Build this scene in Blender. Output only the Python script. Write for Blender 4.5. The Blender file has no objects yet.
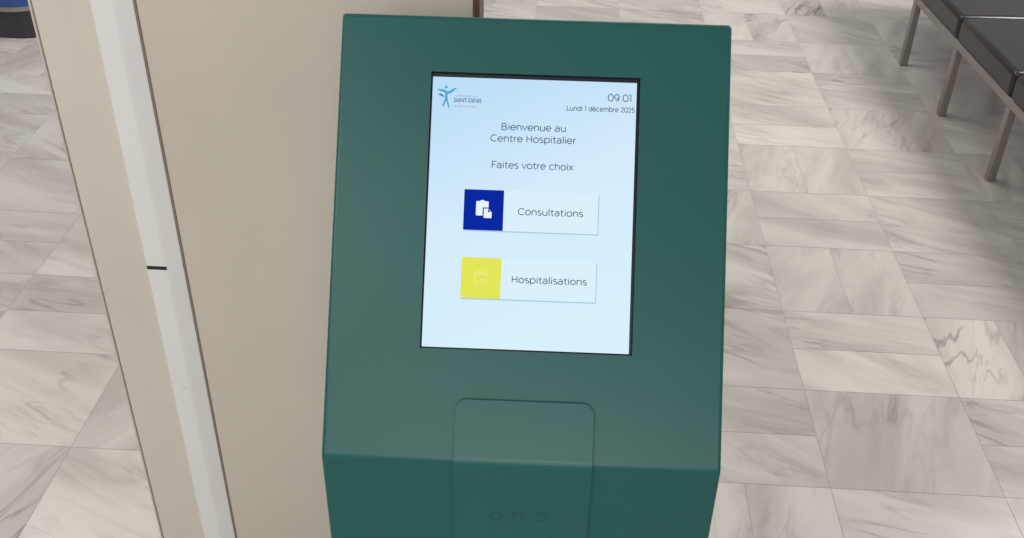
import bpy, bmesh, math, random
from mathutils import Vector, Matrix
random.seed(7)
S = bpy.context.scene
S.view_settings.view_transform = 'Standard'

def lin(c):
    r=[]
    for v in c:
        v=v/255.0
        r.append(v/12.92 if v<=0.04045 else ((v+0.055)/1.055)**2.4)
    return (r[0],r[1],r[2],1.0)

# ------------------------------------------------------------ materials
def pmat(name, rgb, rough=0.5, metal=0.0, noise=0.0, nscale=20, bump=0.0, bscale=200, spec=0.5, scuff=None):
    m=bpy.data.materials.new(name); m.use_nodes=True
    nt=m.node_tree; b=nt.nodes['Principled BSDF']
    c=lin(rgb)
    b.inputs['Roughness'].default_value=rough
    b.inputs['Metallic'].default_value=metal
    b.inputs['Specular IOR Level'].default_value=spec
    tc=nt.nodes.new('ShaderNodeTexCoord')
    n=nt.nodes.new('ShaderNodeTexNoise'); n.inputs['Scale'].default_value=nscale; n.inputs['Detail'].default_value=4
    nt.links.new(tc.outputs['Object'],n.inputs['Vector'])
    r=nt.nodes.new('ShaderNodeValToRGB')
    r.color_ramp.elements[0].position=0.3; r.color_ramp.elements[1].position=0.7
    r.color_ramp.elements[0].color=tuple(v*(1-noise) for v in c[:3])+(1,)
    r.color_ramp.elements[1].color=tuple(min(1,v*(1+noise)) for v in c[:3])+(1,)
    nt.links.new(n.outputs['Fac'],r.inputs['Fac'])
    out=r.outputs['Color']
    if scuff:
        n3=nt.nodes.new('ShaderNodeTexNoise'); n3.inputs['Scale'].default_value=scuff[1]; n3.inputs['Detail'].default_value=3
        nt.links.new(tc.outputs['Object'],n3.inputs['Vector'])
        r3=nt.nodes.new('ShaderNodeValToRGB'); r3.color_ramp.elements[0].position=scuff[2]; r3.color_ramp.elements[1].position=scuff[2]+.05
        r3.color_ramp.elements[0].color=(0,0,0,1); r3.color_ramp.elements[1].color=(.6,.6,.6,1)
        nt.links.new(n3.outputs['Fac'],r3.inputs['Fac'])
        mx=nt.nodes.new('ShaderNodeMixRGB'); mx.inputs[2].default_value=lin(scuff[0])
        nt.links.new(r3.outputs['Color'],mx.inputs[0]); nt.links.new(out,mx.inputs[1]); out=mx.outputs[0]
    nt.links.new(out,b.inputs['Base Color'])
    if bump>0:
        n2=nt.nodes.new('ShaderNodeTexNoise'); n2.inputs['Scale'].default_value=bscale; n2.inputs['Detail'].default_value=2
        nt.links.new(tc.outputs['Object'],n2.inputs['Vector'])
        bp=nt.nodes.new('ShaderNodeBump'); bp.inputs['Strength'].default_value=bump; bp.inputs['Distance'].default_value=0.001
        nt.links.new(n2.outputs['Fac'],bp.inputs['Height']); nt.links.new(bp.outputs['Normal'],b.inputs['Normal'])
    return m

def emat(name, rgb, st=1.0):
    m=bpy.data.materials.new(name); m.use_nodes=True
    nt=m.node_tree; nt.nodes.clear()
    e=nt.nodes.new('ShaderNodeEmission'); e.inputs['Color'].default_value=lin(rgb); e.inputs['Strength'].default_value=st
    o=nt.nodes.new('ShaderNodeOutputMaterial'); nt.links.new(e.outputs[0],o.inputs['Surface'])
    return m

M_green = pmat('green_powder_coat',(19,86,81),0.38,0,0.06,4,0.08,900,spec=.42)
M_greenflap = pmat('green_flap_coat',(20,88,83),0.38,0,0.04,5,0.08,900,spec=.42)
M_mark = pmat('dark_green_mark',(15,77,72),0.45)
M_black = pmat('black_bezel',(12,18,34),0.35)
M_beige = pmat('beige_laminate',(209,202,191),0.5,0,0.05,2.2,0.05,300)
M_beige2 = pmat('beige_laminate_shade',(204,195,183),0.42,0,0.07,1.5,0.05,300)  # broad noise paints uneven soft shading into the laminate colour
M_strip = pmat('grey_white_profile',(228,226,223),0.36,0,0.03,6,scuff=((190,182,174),34,.73))
M_dark = pmat('dark_joint',(40,34,32),0.7)
M_core = pmat('grey_core',(120,108,98),0.7)
M_brown = pmat('brown_edge',(96,66,60),0.5)
M_seam = pmat('seam_brown',(138,122,110),0.6)
M_leather = pmat('black_leather',(30,26,28),0.27,0,0.12,8,0.25,150)
M_steel = pmat('brushed_steel',(146,138,134),0.4,0.6,0.05,30)
M_blue = pmat('blue_laminate',(40,68,132),0.4,0,0.03,5)
M_plinth = pmat('dark_plinth',(42,42,48),0.5,0,0.08,9)

# screen glow
m=bpy.data.materials.new('screen_glow'); m.use_nodes=True
nt=m.node_tree; nt.nodes.clear()
tc=nt.nodes.new('ShaderNodeTexCoord'); sx=nt.nodes.new('ShaderNodeSeparateXYZ')
nt.links.new(tc.outputs['Object'],sx.inputs[0])
ma=nt.nodes.new('ShaderNodeMath'); ma.operation='MULTIPLY_ADD'; ma.inputs[1].default_value=-2.6; ma.inputs[2].default_value=0.5
nt.links.new(sx.outputs['Y'],ma.inputs[0])
mb=nt.nodes.new('ShaderNodeMath'); mb.operation='MULTIPLY_ADD'; mb.inputs[1].default_value=1.2
nt.links.new(sx.outputs['X'],mb.inputs[0]); nt.links.new(ma.outputs[0],mb.inputs[2])
rp=nt.nodes.new('ShaderNodeValToRGB')
rp.color_ramp.elements[0].position=0.0; rp.color_ramp.elements[0].color=lin((186,221,247))
rp.color_ramp.elements[1].position=1.0; rp.color_ramp.elements[1].color=lin((216,242,253))
e=rp.color_ramp.elements.new(0.45); e.color=lin((212,235,251))
nt.links.new(mb.outputs[0],rp.inputs['Fac'])
em=nt.nodes.new('ShaderNodeEmission'); nt.links.new(rp.outputs['Color'],em.inputs['Color'])
o=nt.nodes.new('ShaderNodeOutputMaterial'); nt.links.new(em.outputs[0],o.inputs['Surface'])
M_screen=m
M_txt=emat('screen_ink',(78,98,120)); M_card=emat('card_glow',(219,240,253)); M_cardsh=emat('card_shadow',(174,203,224))
M_bblue=emat('button_blue',(10,40,160)); M_byel=emat('button_yellow',(228,230,90)); M_white=emat('icon_white',(232,244,250))
M_yicon=emat('icon_pale',(234,234,124)); M_teal=emat('logo_teal',(84,172,200)); M_navy=emat('logo_navy',(82,108,150)); M_red=emat('logo_red',(176,130,150))
M_grayt=emat('logo_grey',(140,170,195))

# ------------------------------------------------------------ helpers
def mk(name,bm,mat=None,parent=None,loc=(0,0,0),rot=None,mats=None):
    me=bpy.data.meshes.new(name); bm.to_mesh(me); bm.free()
    ob=bpy.data.objects.new(name,me); S.collection.objects.link(ob)
    if mats:
        for x in mats: me.materials.append(x)
    elif mat: me.materials.append(mat)
    if parent: ob.parent=parent
    ob.location=loc
    if rot: ob.rotation_euler=rot
    return ob
def box_bm(x0,x1,y0,y1,z0,z1,bev=0,seg=3):
    bm=bmesh.new()
    bmesh.ops.create_cube(bm,size=1)
    for v in bm.verts:
        v.co=Vector(((x0+x1)/2+v.co.x*(x1-x0),(y0+y1)/2+v.co.y*(y1-y0),(z0+z1)/2+v.co.z*(z1-z0)))
    if bev: 
        r=bmesh.ops.bevel(bm,geom=bm.edges[:],offset=bev,segments=seg,profile=0.5,affect='EDGES')
        for f in r['faces']: f.smooth=True
    return bm
def extr(pts,z0,z1):
    bm=bmesh.new()
    vs=[bm.verts.new((p[0],p[1],z0)) for p in pts]
    f=bm.faces.new(vs)
    if z1!=z0:
        r=bmesh.ops.extrude_face_region(bm,geom=[f])
        for v in r['geom']:
            if isinstance(v,bmesh.types.BMVert): v.co.z=z1
    bmesh.ops.recalc_face_normals(bm,faces=bm.faces)
    return bm
def empty(name,loc=(0,0,0),rot=(0,0,0)):
    e=bpy.data.objects.new(name,None); e.empty_display_size=0.1; S.collection.objects.link(e)
    e.location=loc; e.rotation_euler=rot; return e
def rrect(cx,cy,w,h,r,n=6):
    pts=[]
    for (sx_,sy_,a0) in ((1,1,0),(-1,1,90),(-1,-1,180),(1,-1,270)):
        for i in range(n+1):
            a=math.radians(a0+90*i/n)
            pts.append((cx+sx_*(w/2-r)+r*math.cos(a), cy+sy_*(h/2-r)+r*math.sin(a)))
    return pts

# ------------------------------------------------------------ geometric stroke lettering
def A(cx,cy,rx,ry,a0,a1,n=18):
    return [(cx+rx*math.cos(math.radians(a0+(a1-a0)*i/n)),cy+ry*math.sin(math.radians(a0+(a1-a0)*i/n))) for i in range(n+1)]
def dot(x,y,r=.05): return ('dot',x,y,r)
G={
'o':([A(.30,.26,.25,.26,0,360)],.60),
'e':([A(.30,.26,.25,.26,0,318),[(.05,.26),(.55,.26)]],.59),
'n':([[(.08,0),(.08,.52)],[(.08,.28)]+A(.29,.31,.21,.21,180,0)+[(.50,0)]],.58),
'h':([[(.08,0),(.08,.74)],[(.08,.28)]+A(.29,.31,.21,.21,180,0)+[(.50,0)]],.58),
'u':([[(.50,0),(.50,.52)],[(.08,.52)]+A(.29,.21,.21,.21,180,360)+[(.50,.24)]],.58),
'v':([[(.02,.52),(.25,0),(.48,.52)]],.50),
'a':([A(.26,.34,.20,.18,145,0)+[(.46,0)],[(.46,.30),(.24,.30)]+A(.22,.15,.17,.15,90,270)+A(.26,.16,.20,.16,270,360)],.55),
'i':([[(.10,0),(.10,.52)],dot(.10,.69)],.20),
'l':([[(.10,0),(.10,.74)]],.20),
'r':([[(.08,0),(.08,.52)],[(.08,.28)]+A(.30,.28,.22,.24,180,92)],.34),
't':([[(.15,.67),(.15,.15)]+A(.27,.14,.12,.14,180,295),[(.02,.50),(.33,.50)]],.37),
's':([A(.22,.395,.165,.125,38,270)+A(.23,.135,.175,.135,90,-140)],.45),
'c':([A(.30,.26,.25,.26,48,312)],.54),
'p':([[(.08,.52),(.08,-.19)],A(.33,.26,.25,.26,0,360)],.63),
'b':([[(.08,.74),(.08,0)],A(.33,.26,.25,.26,0,360)],.63),
'd':([A(.30,.26,.25,.26,0,360),[(.55,0),(.55,.74)]],.63),
'm':([[(.08,0),(.08,.52)],[(.08,.28)]+A(.26,.33,.18,.19,180,0)+[(.44,0)],[(.44,.28)]+A(.62,.33,.18,.19,180,0)+[(.80,0)]],.88),
'x':([[(.03,0),(.46,.52)],[(.46,0),(.03,.52)]],.49),
'B':([[(.09,0),(.09,.70),(.34,.70)]+A(.34,.535,.17,.165,90,-90)+[(.09,.37)],[(.34,.37)]+A(.38,.185,.19,.185,90,-90)+[(.09,0)]],.66),
'C':([A(.39,.35,.34,.35,46,314)],.70),
'H':([[(.09,0),(.09,.70)],[(.57,0),(.57,.70)],[(.09,.36),(.57,.36)]],.68),
'F':([[(.09,0),(.09,.70),(.50,.70)],[(.09,.35),(.45,.35)]],.54),
'L':([[(.09,.70),(.09,0),(.48,0)]],.52),
'0':([A(.31,.35,.26,.35,0,360)],.62),
'9':([A(.27,.46,.225,.235,0,360),A(.19,.40,.305,.40,10,-85)],.60),
'1':([[(.02,.70),(.19,.70),(.19,0)]],.32),
'2':([A(.25,.48,.21,.22,160,-38)+[(.04,0),(.49,0)]],.55),
'5':([[(.46,.70),(.12,.70),(.09,.41),(.24,.41)]+A(.25,.205,.22,.205,88,-145)],.55),
'.':([dot(.09,.05)],.18),
' ':([],.27),
}
G['é']=(G['e'][0]+[[(.27,.60),(.38,.73)]],.59)
def stroke(bm,pts,wd,T):
    prev=None
    closed=(Vector(pts[0])-Vector(pts[-1])).length<1e-4
    P_=[Vector(p) for p in pts]
    out=[P_[0]]
    for q in P_[1:]:
        if (q-out[-1]).length>1e-4: out.append(q)
    P_=out; n=len(P_)
    for i in range(n):
        if closed: a=P_[i-1] if i>0 else P_[-2]; b=P_[(i+1)] if i<n-1 else P_[1]
        else: a=P_[max(i-1,0)]; b=P_[min(i+1,n-1)]
        d1=(P_[i]-a); d2=(b-P_[i])
        d1=d1.normalized() if d1.length>1e-6 else d2.normalized()
        d2=d2.normalized() if d2.length>1e-6 else d1
        t=(d1+d2); t=t.normalized() if t.length>1e-3 else d1
        nn=Vector((-t.y,t.x)); sc=min(1.6,1/max(.35,nn.dot(Vector((-d1.y,d1.x)))))
        q=(bm.verts.new(T(P_[i]+nn*wd*sc/2)),bm.verts.new(T(P_[i]-nn*wd*sc/2)))
        if prev: bm.faces.new((prev[0],prev[1],q[1],q[0]))
        prev=q
def text(name,s,cx,cy,w,h,mat,parent,z=.0009,wd=.075):
    adv=sum(G[c][1]+.035 for c in s); kx=w/adv; ky=h/.70
    bm=bmesh.new(); x=0
    for c in s:
        for st_ in G[c][0]:
            T=lambda p,x=x: ((x+p[0]-adv/2)*kx+cx,(p[1]-.35)*ky+cy,z)
            if st_[0]=='dot':
                bm.faces.new([bm.verts.new(T(q)) for q in A(st_[1],st_[2],st_[3],st_[3],0,330,11)])
            else: stroke(bm,st_,wd,T)
        x+=G[c][1]+.035
    return mk(name,bm,mat,parent)

# ------------------------------------------------------------ floor
YAW=-math.radians(2.5)
CW,CD=0.375,0.3275
X0,Y0=0.634,2.632
bm=bmesh.new()
uvl=bm.loops.layers.uv.new('UVMap'); cl=bm.loops.layers.color.new('tint')
def tile(x0,x1,y0,y1,vert):
    g=0.0007
    vs=[bm.verts.new(p) for p in ((x0+g,y0+g,0),(x1-g,y0+g,0),(x1-g,y1-g,0),(x0+g,y1-g,0))]
    f=bm.faces.new(vs); f.material_index=0
    a=random.choice([0,math.pi])+ (math.pi/2 if vert else 0) + random.uniform(-.2,.2)
    ox,oy=random.uniform(0,60),random.uniform(0,60); t=random.random(); t2=random.random()
    cx,cy=(x0+x1)/2,(y0+y1)/2
    for l in f.loops:
        dx,dy=l.vert.co.x-cx,l.vert.co.y-cy
        l[uvl].uv=(dx*math.cos(a)-dy*math.sin(a)+ox, dx*math.sin(a)+dy*math.cos(a)+oy)
        l[cl]=(t,t2,0,1)
over={(0,-3):'s',(0,0):'h',(0,-1):'v',(0,-2):'h',(1,-1):'h',(1,-2):'v',(1,0):'s',(0,1):'v',(1,1):'h',(1,-3):'h',
 (0,-4):'s',(1,-4):'v',(-1,-3):'h',(-1,-2):'s',(2,-2):'h',(2,-1):'v',(0,2):'h',(1,2):'v',(0,3):'s',
 (-5,-3):'s',(-6,-3):'s',(-5,-2):'s',(-6,-2):'h',(-5,-4):'s',(-6,-4):'v',(-7,-2):'s',(-7,-3):'s',(-6,-1):'s',(-7,-1):'h',(-6,0):'v',(-7,0):'s'}
for c in range(-15,14):
    for r in range(-12,22):
        x=X0+c*CW; y=Y0+r*CD; w_=CW
        if c<=-4: x+=.19
        if c==-4: w_=CW-.19
        k=over.get((c,r)) or ('h' if (c+r)%2==0 else 'v')
        rv=random.random()
        if (c,r) not in over and rv<0.25: k='s'
        if c==-4: k='s' 
        if k=='h':
            tile(x,x+w_,y,y+CD/2,False); tile(x,x+w_,y+CD/2,y+CD,False)
        elif k=='v':
            tile(x,x+w_/2,y,y+CD,True); tile(x+w_/2,x+w_,y,y+CD,True)
        else: tile(x,x+w_,y,y+CD,random.random()<.25)
xa,xb=X0-15*CW,X0+14*CW; ya,yb=Y0-12*CD,Y0+22*CD
vs=[bm.verts.new(p) for p in ((xa,ya,-.0005),(xb,ya,-.0005),(xb,yb,-.0005),(xa,yb,-.0005))]
f=bm.faces.new(vs); f.material_index=1

def marble():
    m=bpy.data.materials.new('grey_marble_tile'); m.use_nodes=True; nt=m.node_tree; N=nt.nodes; L=nt.links
    b=N['Principled BSDF']
    uv=N.new('ShaderNodeUVMap'); uv.uv_map='UVMap'
    mp=N.new('ShaderNodeMapping'); mp.inputs['Rotation'].default_value=(0,0,math.radians(24)); 
    L.new(uv.outputs[0],mp.inputs[0])
    mp2=N.new('ShaderNodeMapping'); mp2.inputs['Scale'].default_value=(1.7,8.0,1); L.new(mp.outputs[0],mp2.inputs[0])
    def noise(sc,det,dist,src,rough=.55):
        n=N.new('ShaderNodeTexNoise'); n.inputs['Scale'].default_value=sc; n.inputs['Detail'].default_value=det
        n.inputs['Distortion'].default_value=dist; n.inputs['Roughness'].default_value=rough
        L.new(src,n.inputs['Vector']); return n.outputs['Fac']
    def M(op,a,b_=None,c=None):
        n=N.new('ShaderNodeMath'); n.operation=op
        for i,v in enumerate((a,b_,c)):
            if v is None: continue
            if hasattr(v,'is_linked'): L.new(v,n.inputs[i])
            else: n.inputs[i].default_value=v
        return n.outputs[0]
    def ramp(v,p0,p1,c0,c1):
        n=N.new('ShaderNodeMapRange'); n.interpolation_type='SMOOTHSTEP'
        n.inputs['From Min'].default_value=p0; n.inputs['From Max'].default_value=p1
        n.inputs['To Min'].default_value=c0; n.inputs['To Max'].default_value=c1
        L.new(v,n.inputs['Value']); return n.outputs[0]
    n1=noise(.9,4,.6,mp2.outputs[0],.52)
    v1=ramp(M('ABSOLUTE',M('SUBTRACT',n1,0.5)),0.0,0.050,1,0)
    n3=noise(1.3,4,.5,mp2.outputs[0],.5)
    v2=ramp(M('ABSOLUTE',M('SUBTRACT',n3,0.46)),0.0,0.024,1,0)
    mask=ramp(noise(2.8,2,0,uv.outputs[0]),.40,.64,0,1)
    mask2=ramp(noise(3.8,2,.3,mp.outputs[0]),.45,.62,0,1)
    cloud=ramp(noise(.7,5,.5,mp2.outputs[0],.6),.32,.70,0,1)
    at=N.new('ShaderNodeVertexColor'); at.layer_name='tint'
    sp=N.new('ShaderNodeSeparateColor'); L.new(at.outputs['Color'],sp.inputs[0])
    veinstr=M('MULTIPLY_ADD',sp.outputs[1],.7,.3)
    vein=M('MULTIPLY',M('ADD',M('MULTIPLY',v1,M('MULTIPLY',mask,.38)),M('MULTIPLY',v2,M('MULTIPLY',mask2,.44))),veinstr)
    tot=M('ADD',vein,M('MULTIPLY',cloud,.34))
    cr=N.new('ShaderNodeValToRGB'); e=cr.color_ramp.elements
    e[0].position=0; e[0].color=lin((192,187,180)); e[1].position=1.0; e[1].color=lin((90,84,81))
    k=e.new(.34); k.color=lin((167,161,154))
    L.new(tot,cr.inputs['Fac'])
    hs=N.new('ShaderNodeHueSaturation'); L.new(cr.outputs[0],hs.inputs['Color'])
    L.new(M('MULTIPLY_ADD',sp.outputs[0],.18,.89),hs.inputs['Value'])
    L.new(hs.outputs[0],b.inputs['Base Color'])
    b.inputs['Roughness'].default_value=.26
    b.inputs['Specular IOR Level'].default_value=.45
    return m
M_floor=marble()
M_grout=pmat('grey_grout',(162,156,149),0.8)
fl=mk('floor',bm,mats=[M_floor,M_grout],rot=(0,0,YAW)); fl['kind']='structure'

# ------------------------------------------------------------ kiosk
TILT=math.radians(37.5); st,ct=math.sin(TILT),math.cos(TILT)
K=empty('information_kiosk',(0.015,0.81,0),(0,0,-math.radians(1.4)))
K['label']='dark green metal self-service kiosk with a lit portrait touchscreen'; K['category']='kiosk'
ZF=0.854; LEN=0.484; FO=-.003
PL,PR=-.2165,.2140
top=(LEN*st, ZF+LEN*ct)
S0=FO
fold=(S0*st,ZF+S0*ct)
prof=[(fold[0],0.012),fold,top,(top[0]+.030,top[1]-.012),(top[0]+.045,top[1]-.06),(top[0]+.045,0.012)]
bm=bmesh.new()
L_=[bm.verts.new((PL,p[0],p[1])) for p in prof]; R_=[bm.verts.new((PR,p[0],p[1])) for p in prof]
bm.faces.new(L_); bm.faces.new(R_)
for i in range(len(prof)):
    j=(i+1)%len(prof); bm.faces.new((L_[i],L_[j],R_[j],R_[i]))
bmesh.ops.recalc_face_normals(bm,faces=bm.faces)
r=bmesh.ops.bevel(bm,geom=bm.edges[:],offset=.0042,segments=5,profile=0.5,affect='EDGES')
for f in r['faces']: f.smooth=True
nrm=Vector((0,-ct,st))
ff=max((f for f in bm.faces if f.normal.dot(nrm)>.999),key=lambda f:f.calc_area())
for f in bm.faces:
    if f.calc_area()>.003: f.smooth=False
SC=0.270; SW,SH=0.228,0.302; REC=0.006
def pp(x,s,d=0):
    return Vector((x,s*st,ZF+s*ct))+nrm*d
corn=sorted(ff.verts[:],key=lambda v:(v.co.z,v.co.x))
bl,br=sorted(corn[:2],key=lambda v:v.co.x); tl,tr=sorted(corn[-2:],key=lambda v:v.co.x)
bmesh.ops.delete(bm,geom=[ff],context='FACES_ONLY')
def rect(d,e=0): return [bm.verts.new(pp(x,s,d)) for x,s in ((-SW/2-e,SC-SH/2-e),(SW/2+e,SC-SH/2-e),(SW/2+e,SC+SH/2+e),(-SW/2-e,SC+SH/2+e))]
h0=rect(0,.0010); h1=rect(-REC-.002,.0010); oc=[bl,br,tr,tl]
for i in range(4):
    j=(i+1)%4
    bm.faces.new((oc[i],oc[j],h0[j],h0[i]))
    f=bm.faces.new((h0[i],h0[j],h1[j],h1[i])); f.material_index=1
f=bm.faces.new(h1); f.material_index=1
bmesh.ops.recalc_face_normals(bm,faces=bm.faces)
body=mk('kiosk_body',bm,mats=[M_green,M_black],parent=K)
bp=mk('base_plate',box_bm(-.24,.24,-.03,.36,0,.012,.003,2),M_green,K)

# flap bent over the fold
W=.150; Rr=.013
fy,fz=fold
def flapmap(x,s,d):
    if s>=0.006: return pp(x,s+FO,d)
    if s<=-0.006: return Vector((x,fy-d,fz+s))
    t=(s+.006)/.012                      # smooth bend
    a=Vector((x,fy-d,fz-.006)); c=pp(x,.006+FO,d); mid=Vector((x,fy-d,fz+d*.35))
    return a*(1-t)**2+mid*2*t*(1-t)+c*t*t
TOP=.068
ss=[TOP-Rr*(1-math.cos(math.radians(a))) for a in range(0,91,15)]+[.03,.006,.004,.002,0,-.002,-.004,-.006,-.05,-.10]+[-.165+Rr*(1-math.cos(math.radians(a))) for a in range(90,-1,-15)]
def halfw(s):
    for e in (TOP,-.165):
        d=abs(e-s)
        if d<Rr: return W/2-Rr+math.sqrt(max(0,Rr*Rr-(Rr-d)**2))
    return W/2
bm=bmesh.new(); rows=[]
for s in ss:
    hw=halfw(s); rows.append([bm.verts.new(flapmap(x+.001,s,.0002)) for x in (-hw,hw)])
for i in range(len(rows)-1):
    f=bm.faces.new((rows[i][0],rows[i][1],rows[i+1][1],rows[i+1][0]))
bmesh.ops.recalc_face_normals(bm,faces=bm.faces)
bm.normal_update()
if sum((f.normal.y for f in bm.faces))>0: bmesh.ops.reverse_faces(bm,faces=bm.faces)
flap=mk('cover_flap',bm,M_greenflap,K)
sm=flap.modifiers.new('s','SOLIDIFY'); sm.thickness=.0040; sm.offset=1
bv=flap.modifiers.new('b','BEVEL'); bv.width=.0019; bv.segments=4; bv.limit_method='ANGLE'; bv.angle_limit=math.radians(50)
flap['label']='rounded green metal plate bent over the fold'
for i,cx in enumerate((-.026,-.002,.024)):
    bm=bmesh.new(); n=20; ro,ri=.0075,.0052
    a0,a1=(0,2*math.pi) if i!=1 else (-.9,.9+math.pi)
    pr=None
    for k in range(n+1):
        a=a0+(a1-a0)*k/n
        q=tuple(bm.verts.new((cx+q_*math.cos(a),fy-.0044,ZF-.078+q_*math.sin(a))) for q_ in (ro,ri))
        if pr: bm.faces.new((pr[0],q[0],q[1],pr[1]))
        pr=q
    mk('faint_symbol',bm,M_mark,flap)

# screen: local frame x right, y up the panel, z out
scr_m=Matrix(((1,0,0,0),(0,st,-ct,0),(0,ct,st,0),(0,0,0,1)))
scr_m.translation=pp(0,SC,-REC)
screen=mk('touchscreen',box_bm(-SW/2,SW/2,-SH/2,SH/2,-.0015,0),M_black,K); screen.matrix_local=scr_m
screen['label']='lit touchscreen with light blue welcome menu in French'
gx0,gx1,gy0,gy1=-SW/2+.0006,SW/2-.0022,-SH/2+.0006,SH/2-.0034
disp=mk('display_area',box_bm(gx0,gx1,gy0,gy1,.0001,.0004),M_screen,screen)
def flat(name,pts,z,mat,parent=screen):
    return mk(name,extr(pts,z,z+.0001),mat,parent)
P=.00109
text('clock_text','09.01',86*P,119.5*P,25*P,7.0*P,M_txt,screen,wd=.09)
text('date_text','Lundi 1 décembre 2025',67*P,107.5*P,69*P,4.7*P,M_txt,screen,wd=.11)
text('welcome_text','Bienvenue au',0,86.5*P,66*P,6.6*P,M_txt,screen,wd=.095)
text('welcome_text','Centre Hospitalier',0,74.5*P,87*P,6.6*P,M_txt,screen,wd=.095)
text('prompt_text','Faites votre choix',0,47.5*P,83*P,6.6*P,M_txt,screen,wd=.095)
for nm,cy,label,tw,tx,mcol in (('menu_button',1*P,'Consultations',66*P,20*P,M_bblue),('menu_button',-67.5*P,'Hospitalisations',76*P,21*P,M_byel)):
    bt=mk(nm,extr(rrect(0,cy,135*P,41*P,.0012,3),.0006,.0007),M_card,screen)
    flat('button_shadow',rrect(.0007,cy-.0013,135.6*P,41.2*P,.0015,3),.00045,M_cardsh)
    flat('button_tile',rrect(-47.5*P,cy,40*P,41*P,.0008,2),.0008,mcol)
    text('button_text',label,tx,cy-.3*P,tw,6.4*P,M_txt,screen,wd=.095)
    ix=-47.5*P
    if mcol is M_bblue:
        flat('clipboard_icon',rrect(ix-1.4*P,cy+1.6*P,12.6*P,14.6*P,.0011,3),.00095,M_white)
        flat('clipboard_icon',rrect(ix-1.4*P,cy+9.0*P,4*P,2*P,.0006,3),.00095,M_white)
        flat('clipboard_icon',[(ix-.9*P,cy+2.6*P),(ix-.9*P,cy-9.2*P),(ix+9.4*P,cy-9.2*P),(ix+9.4*P,cy-1.4*P),(ix+5.2*P,cy+2.6*P)],.0011,M_bblue)
        flat('clipboard_icon',[(ix+.3*P,cy+1.5*P),(ix+.3*P,cy-8*P),(ix+8.3*P,cy-8*P),(ix+8.3*P,cy-2*P),(ix+4.8*P,cy+1.5*P)],.00125,M_white)
        flat('clipboard_icon',[(ix+4.4*P,cy+1.2*P),(ix+4.4*P,cy-1.9*P),(ix+7.8*P,cy-1.9*P)],.0014,M_bblue)
    else:
        flat('calendar_icon',rrect(ix,cy,13*P,13*P,.0016,4),.00095,M_yicon)
        flat('calendar_icon',rrect(ix,cy-1.2*P,10*P,8*P,.0006,3),.0011,M_byel)
        flat('calendar_icon',rrect(ix-3*P,cy+7*P,1.6*P,3*P,.0004,3),.0011,M_yicon)
        flat('calendar_icon',rrect(ix+3*P,cy+7*P,1.6*P,3*P,.0004,3),.0011,M_yicon)
        flat('calendar_icon',rrect(ix+1.6*P,cy-2.2*P,4*P,3.4*P,.0004,3),.00125,M_yicon)
# logo : stylised teal figure with spread arms
lx,ly=-90*P,115*P
def lp(pts): return [(lx+a*P,ly+b*P) for a,b in pts]
flat('logo_emblem',lp([(-10,7.5),(-3,7.8),(2,5.4),(8,9.2),(11,9.4),(6,4.8),(1.6,2.6),(-2,4.6),(-6,5.4)]),.0009,M_teal)
flat('logo_emblem',lp([(-1.2,4.2),(1.2,3.2),(1.8,-3),(4.2,-11),(2.6,-11),(.4,-4),(-2.2,-10),(-3.6,-10),(-1.2,-2)]),.0010,M_teal)
flat('logo_emblem',lp([(-9,2.4),(-5,3.0),(-2,.6),(-3,-.4),(-6,1.4)]),.0009,M_navy)
flat('logo_emblem',rrect(lx-.2*P,ly+10*P,2.8*P,2.8*P,1.3*P,5),.0009,M_teal)
def ftext(name,body_,cx,cy,w,h,mat,bold=0.0,z=.0009):
    cu=bpy.data.curves.new(name,'FONT'); cu.body=body_; cu.size=1; cu.align_x='CENTER'; cu.offset=bold
    t=bpy.data.objects.new(name+'_tmp',cu); S.collection.objects.link(t)
    dg=bpy.context.evaluated_depsgraph_get(); dg.update()
    me=bpy.data.meshes.new_from_object(t.evaluated_get(dg))
    bpy.data.objects.remove(t)
    xs=[v.co.x for v in me.vertices]; x0,x1=min(xs),max(xs)
    for v in me.vertices:
        v.co=Vector(((v.co.x-(x0+x1)/2)*w/(x1-x0)+cx,(v.co.y-.35)*h/.7+cy,z))
    me.materials.clear(); me.materials.append(mat)
    ob=bpy.data.objects.new(name,me); S.collection.objects.link(ob); ob.parent=screen
ftext('logo_text','CENTRE HOSPITALIER',lx+21*P,ly+1.2*P,24*P,1.8*P,M_grayt)
ftext('logo_text','SAINT-DENIS',lx+22*P,ly-3*P,28*P,4.2*P,M_navy,.015)
ftext('logo_text','& Etablissements',lx+20*P,ly-9*P,22*P,1.8*P,M_red)

# ------------------------------------------------------------ partition
PT=empty('partition',(-0.55,1.38,0),(0,0,YAW))
PT['label']='pale beige laminate partition with a vertical off-white joint profile'; PT['category']='partition'
H=2.2
mk('side_panel',box_bm(-.122,-.020,0,.07,0,H,.003,2),M_beige,PT)
mk('main_panel',box_bm(.0258,.490,.001,.07,0,H,.001,2),M_beige2,PT)
mk('inner_core',box_bm(-.019,.025,.006,.068,0,H-.001),M_core,PT)
zz=.712
sp_=[(-.034,-.0005),(-.034,-.0085),(-.0325,-.0100),(-.031,-.0105),(-.003,-.0105),(.000,-.0098),(.005,-.0080),(.0225,-.0012),(.0225,-.0005)]
mk('joint_profile',extr(sp_,zz+.0036,H),M_strip,PT)
mk('joint_profile',extr(sp_,0,zz-.0036),M_strip,PT)
mk('joint_gap',box_bm(-.0335,-.001,-.0098,-.0006,zz-.0035,zz+.0035),M_dark,PT)
sp2=[(-.001,-.0006),(-.001,-.0100),(.005,-.0079),(.0220,-.0012),(.0220,-.0006)]
mk('joint_backing',extr(sp2,zz-.0035,zz+.0035),M_strip,PT)
mk('joint_seam',box_bm(.0227,.0257,-.0004,.004,0,H-.001),M_seam,PT)
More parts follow.
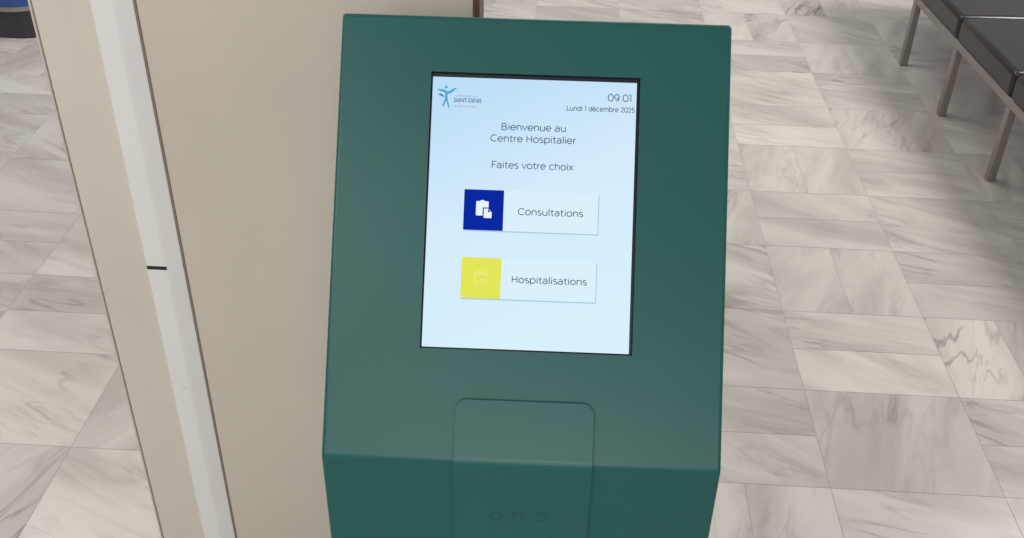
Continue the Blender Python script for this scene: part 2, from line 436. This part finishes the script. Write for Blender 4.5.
mk('end_cap',box_bm(.4905,.499,-.004,.072,0,H,.002,2),M_brown,PT)
mk('edge_band',box_bm(-.126,-.1225,-.001,.071,0,H,.001,2),M_beige2,PT)

# ------------------------------------------------------------ bench
B=empty('waiting_bench',(1.575,3.28,0)); B['label']='waiting bench with black padded leather seats on grey steel legs'; B['category']='bench'
ys=[.72,.25,-.24,-.72,-1.2]
mk('front_rail',box_bm(-.015,.015,-1.22,1.25,.262,.292,.004,2),M_steel,B)
mk('rear_rail',box_bm(.405,.435,-1.22,1.25,.262,.292,.004,2),M_steel,B)
lb=None
for y in ys:
    for x in (0,.42):
        if lb is None:
            lb=mk('leg',box_bm(-.014,.014,-.014,.014,0,.2615,.004,3),M_steel,B,(x,y,0))
        else:
            c=lb.copy(); S.collection.objects.link(c); c.parent=B; c.location=(x,y,0)
    mk('cross_bar',box_bm(.0152,.4048,y-.012,y+.012,.264,.290,.002,2),M_steel,B)
edges=[1.21]+ys
for i in range(len(edges)-1):
    a,b=edges[i+1]+.004,edges[i]-.004
    mk('seat_cushion',box_bm(-.022,.455,a,b,.2925,.378,.018,4),M_leather,B)

# ------------------------------------------------------------ counter
C=empty('reception_counter',(-2.35,4.35,0),(0,0,YAW)); C['label']='blue counter front with metal trim above a dark rounded plinth'; C['category']='counter'
mk('plinth',extr(rrect(-.35,0,1.56,.54,.12,8),0,.115),M_plinth,C)
mk('metal_trim',extr(rrect(-.35,0,1.56,.56,.14,8),.116,.135),M_steel,C)
mk('counter_front',extr(rrect(-.35,0,1.56,.56,.14,8),.136,1.02),M_blue,C)
mk('counter_top',extr(rrect(-.35,0,1.64,.64,.16,8),1.021,1.06),M_strip,C)

# ------------------------------------------------------------ lights
def area(loc,rot,sx_,sy_,e,col):
    l=bpy.data.lights.new('unseen_area_light','AREA'); l.shape='RECTANGLE'; l.size=sx_; l.size_y=sy_; l.energy=e; l.color=col
    o=bpy.data.objects.new('unseen_area_light',l); S.collection.objects.link(o); o.location=loc; o.rotation_euler=rot
area((-1.7,-.6,2.9),(0,0,0),1.0,1.0,34,(1,.975,.955))
area((-.75,-1.15,2.9),(0,0,0),.6,.6,9,(1,.98,.965))  # weak unseen lamp added for the sheen on the kiosk's upper left
area((0.0,-4.4,2.9),(math.radians(62),0,0),2.4,1.0,95,(1,.975,.96))  # fill added behind the camera to brighten the vertical faces
area((2.9,3.1,2.7),(0,math.radians(25),0),1.0,1.0,85,(1,.98,.965))  # unseen lamp placed and tilted to throw the bench's shadow forward
area((0.0,4.4,2.9),(0,0,0),2.0,1.2,42,(1,.98,.965))
area((-2.6,3.0,2.9),(0,0,0),1.2,1.2,42,(1,.975,.955))
w=bpy.data.worlds.new('World'); S.world=w; w.use_nodes=True
w.node_tree.nodes['Background'].inputs[0].default_value=(1.0,.98,.962,1); w.node_tree.nodes['Background'].inputs[1].default_value=.40

# ------------------------------------------------------------ camera
p=math.radians(34); rr=math.radians(1.3)
F=Vector((0,math.cos(p),-math.sin(p))); R0=Vector((1,0,0)); U0=Vector((0,math.sin(p),math.cos(p)))
R=R0*math.cos(rr)+U0*math.sin(rr); U=-R0*math.sin(rr)+U0*math.cos(rr)
cam=bpy.data.cameras.new('Camera'); co=bpy.data.objects.new('Camera',cam); S.collection.objects.link(co)
cam.sensor_width=36; cam.lens=1039/1024*36; cam.clip_start=.01
co.matrix_world=Matrix(((R.x,U.x,-F.x,0),(R.y,U.y,-F.y,0),(R.z,U.z,-F.z,1.65),(0,0,0,1)))
S.camera=co
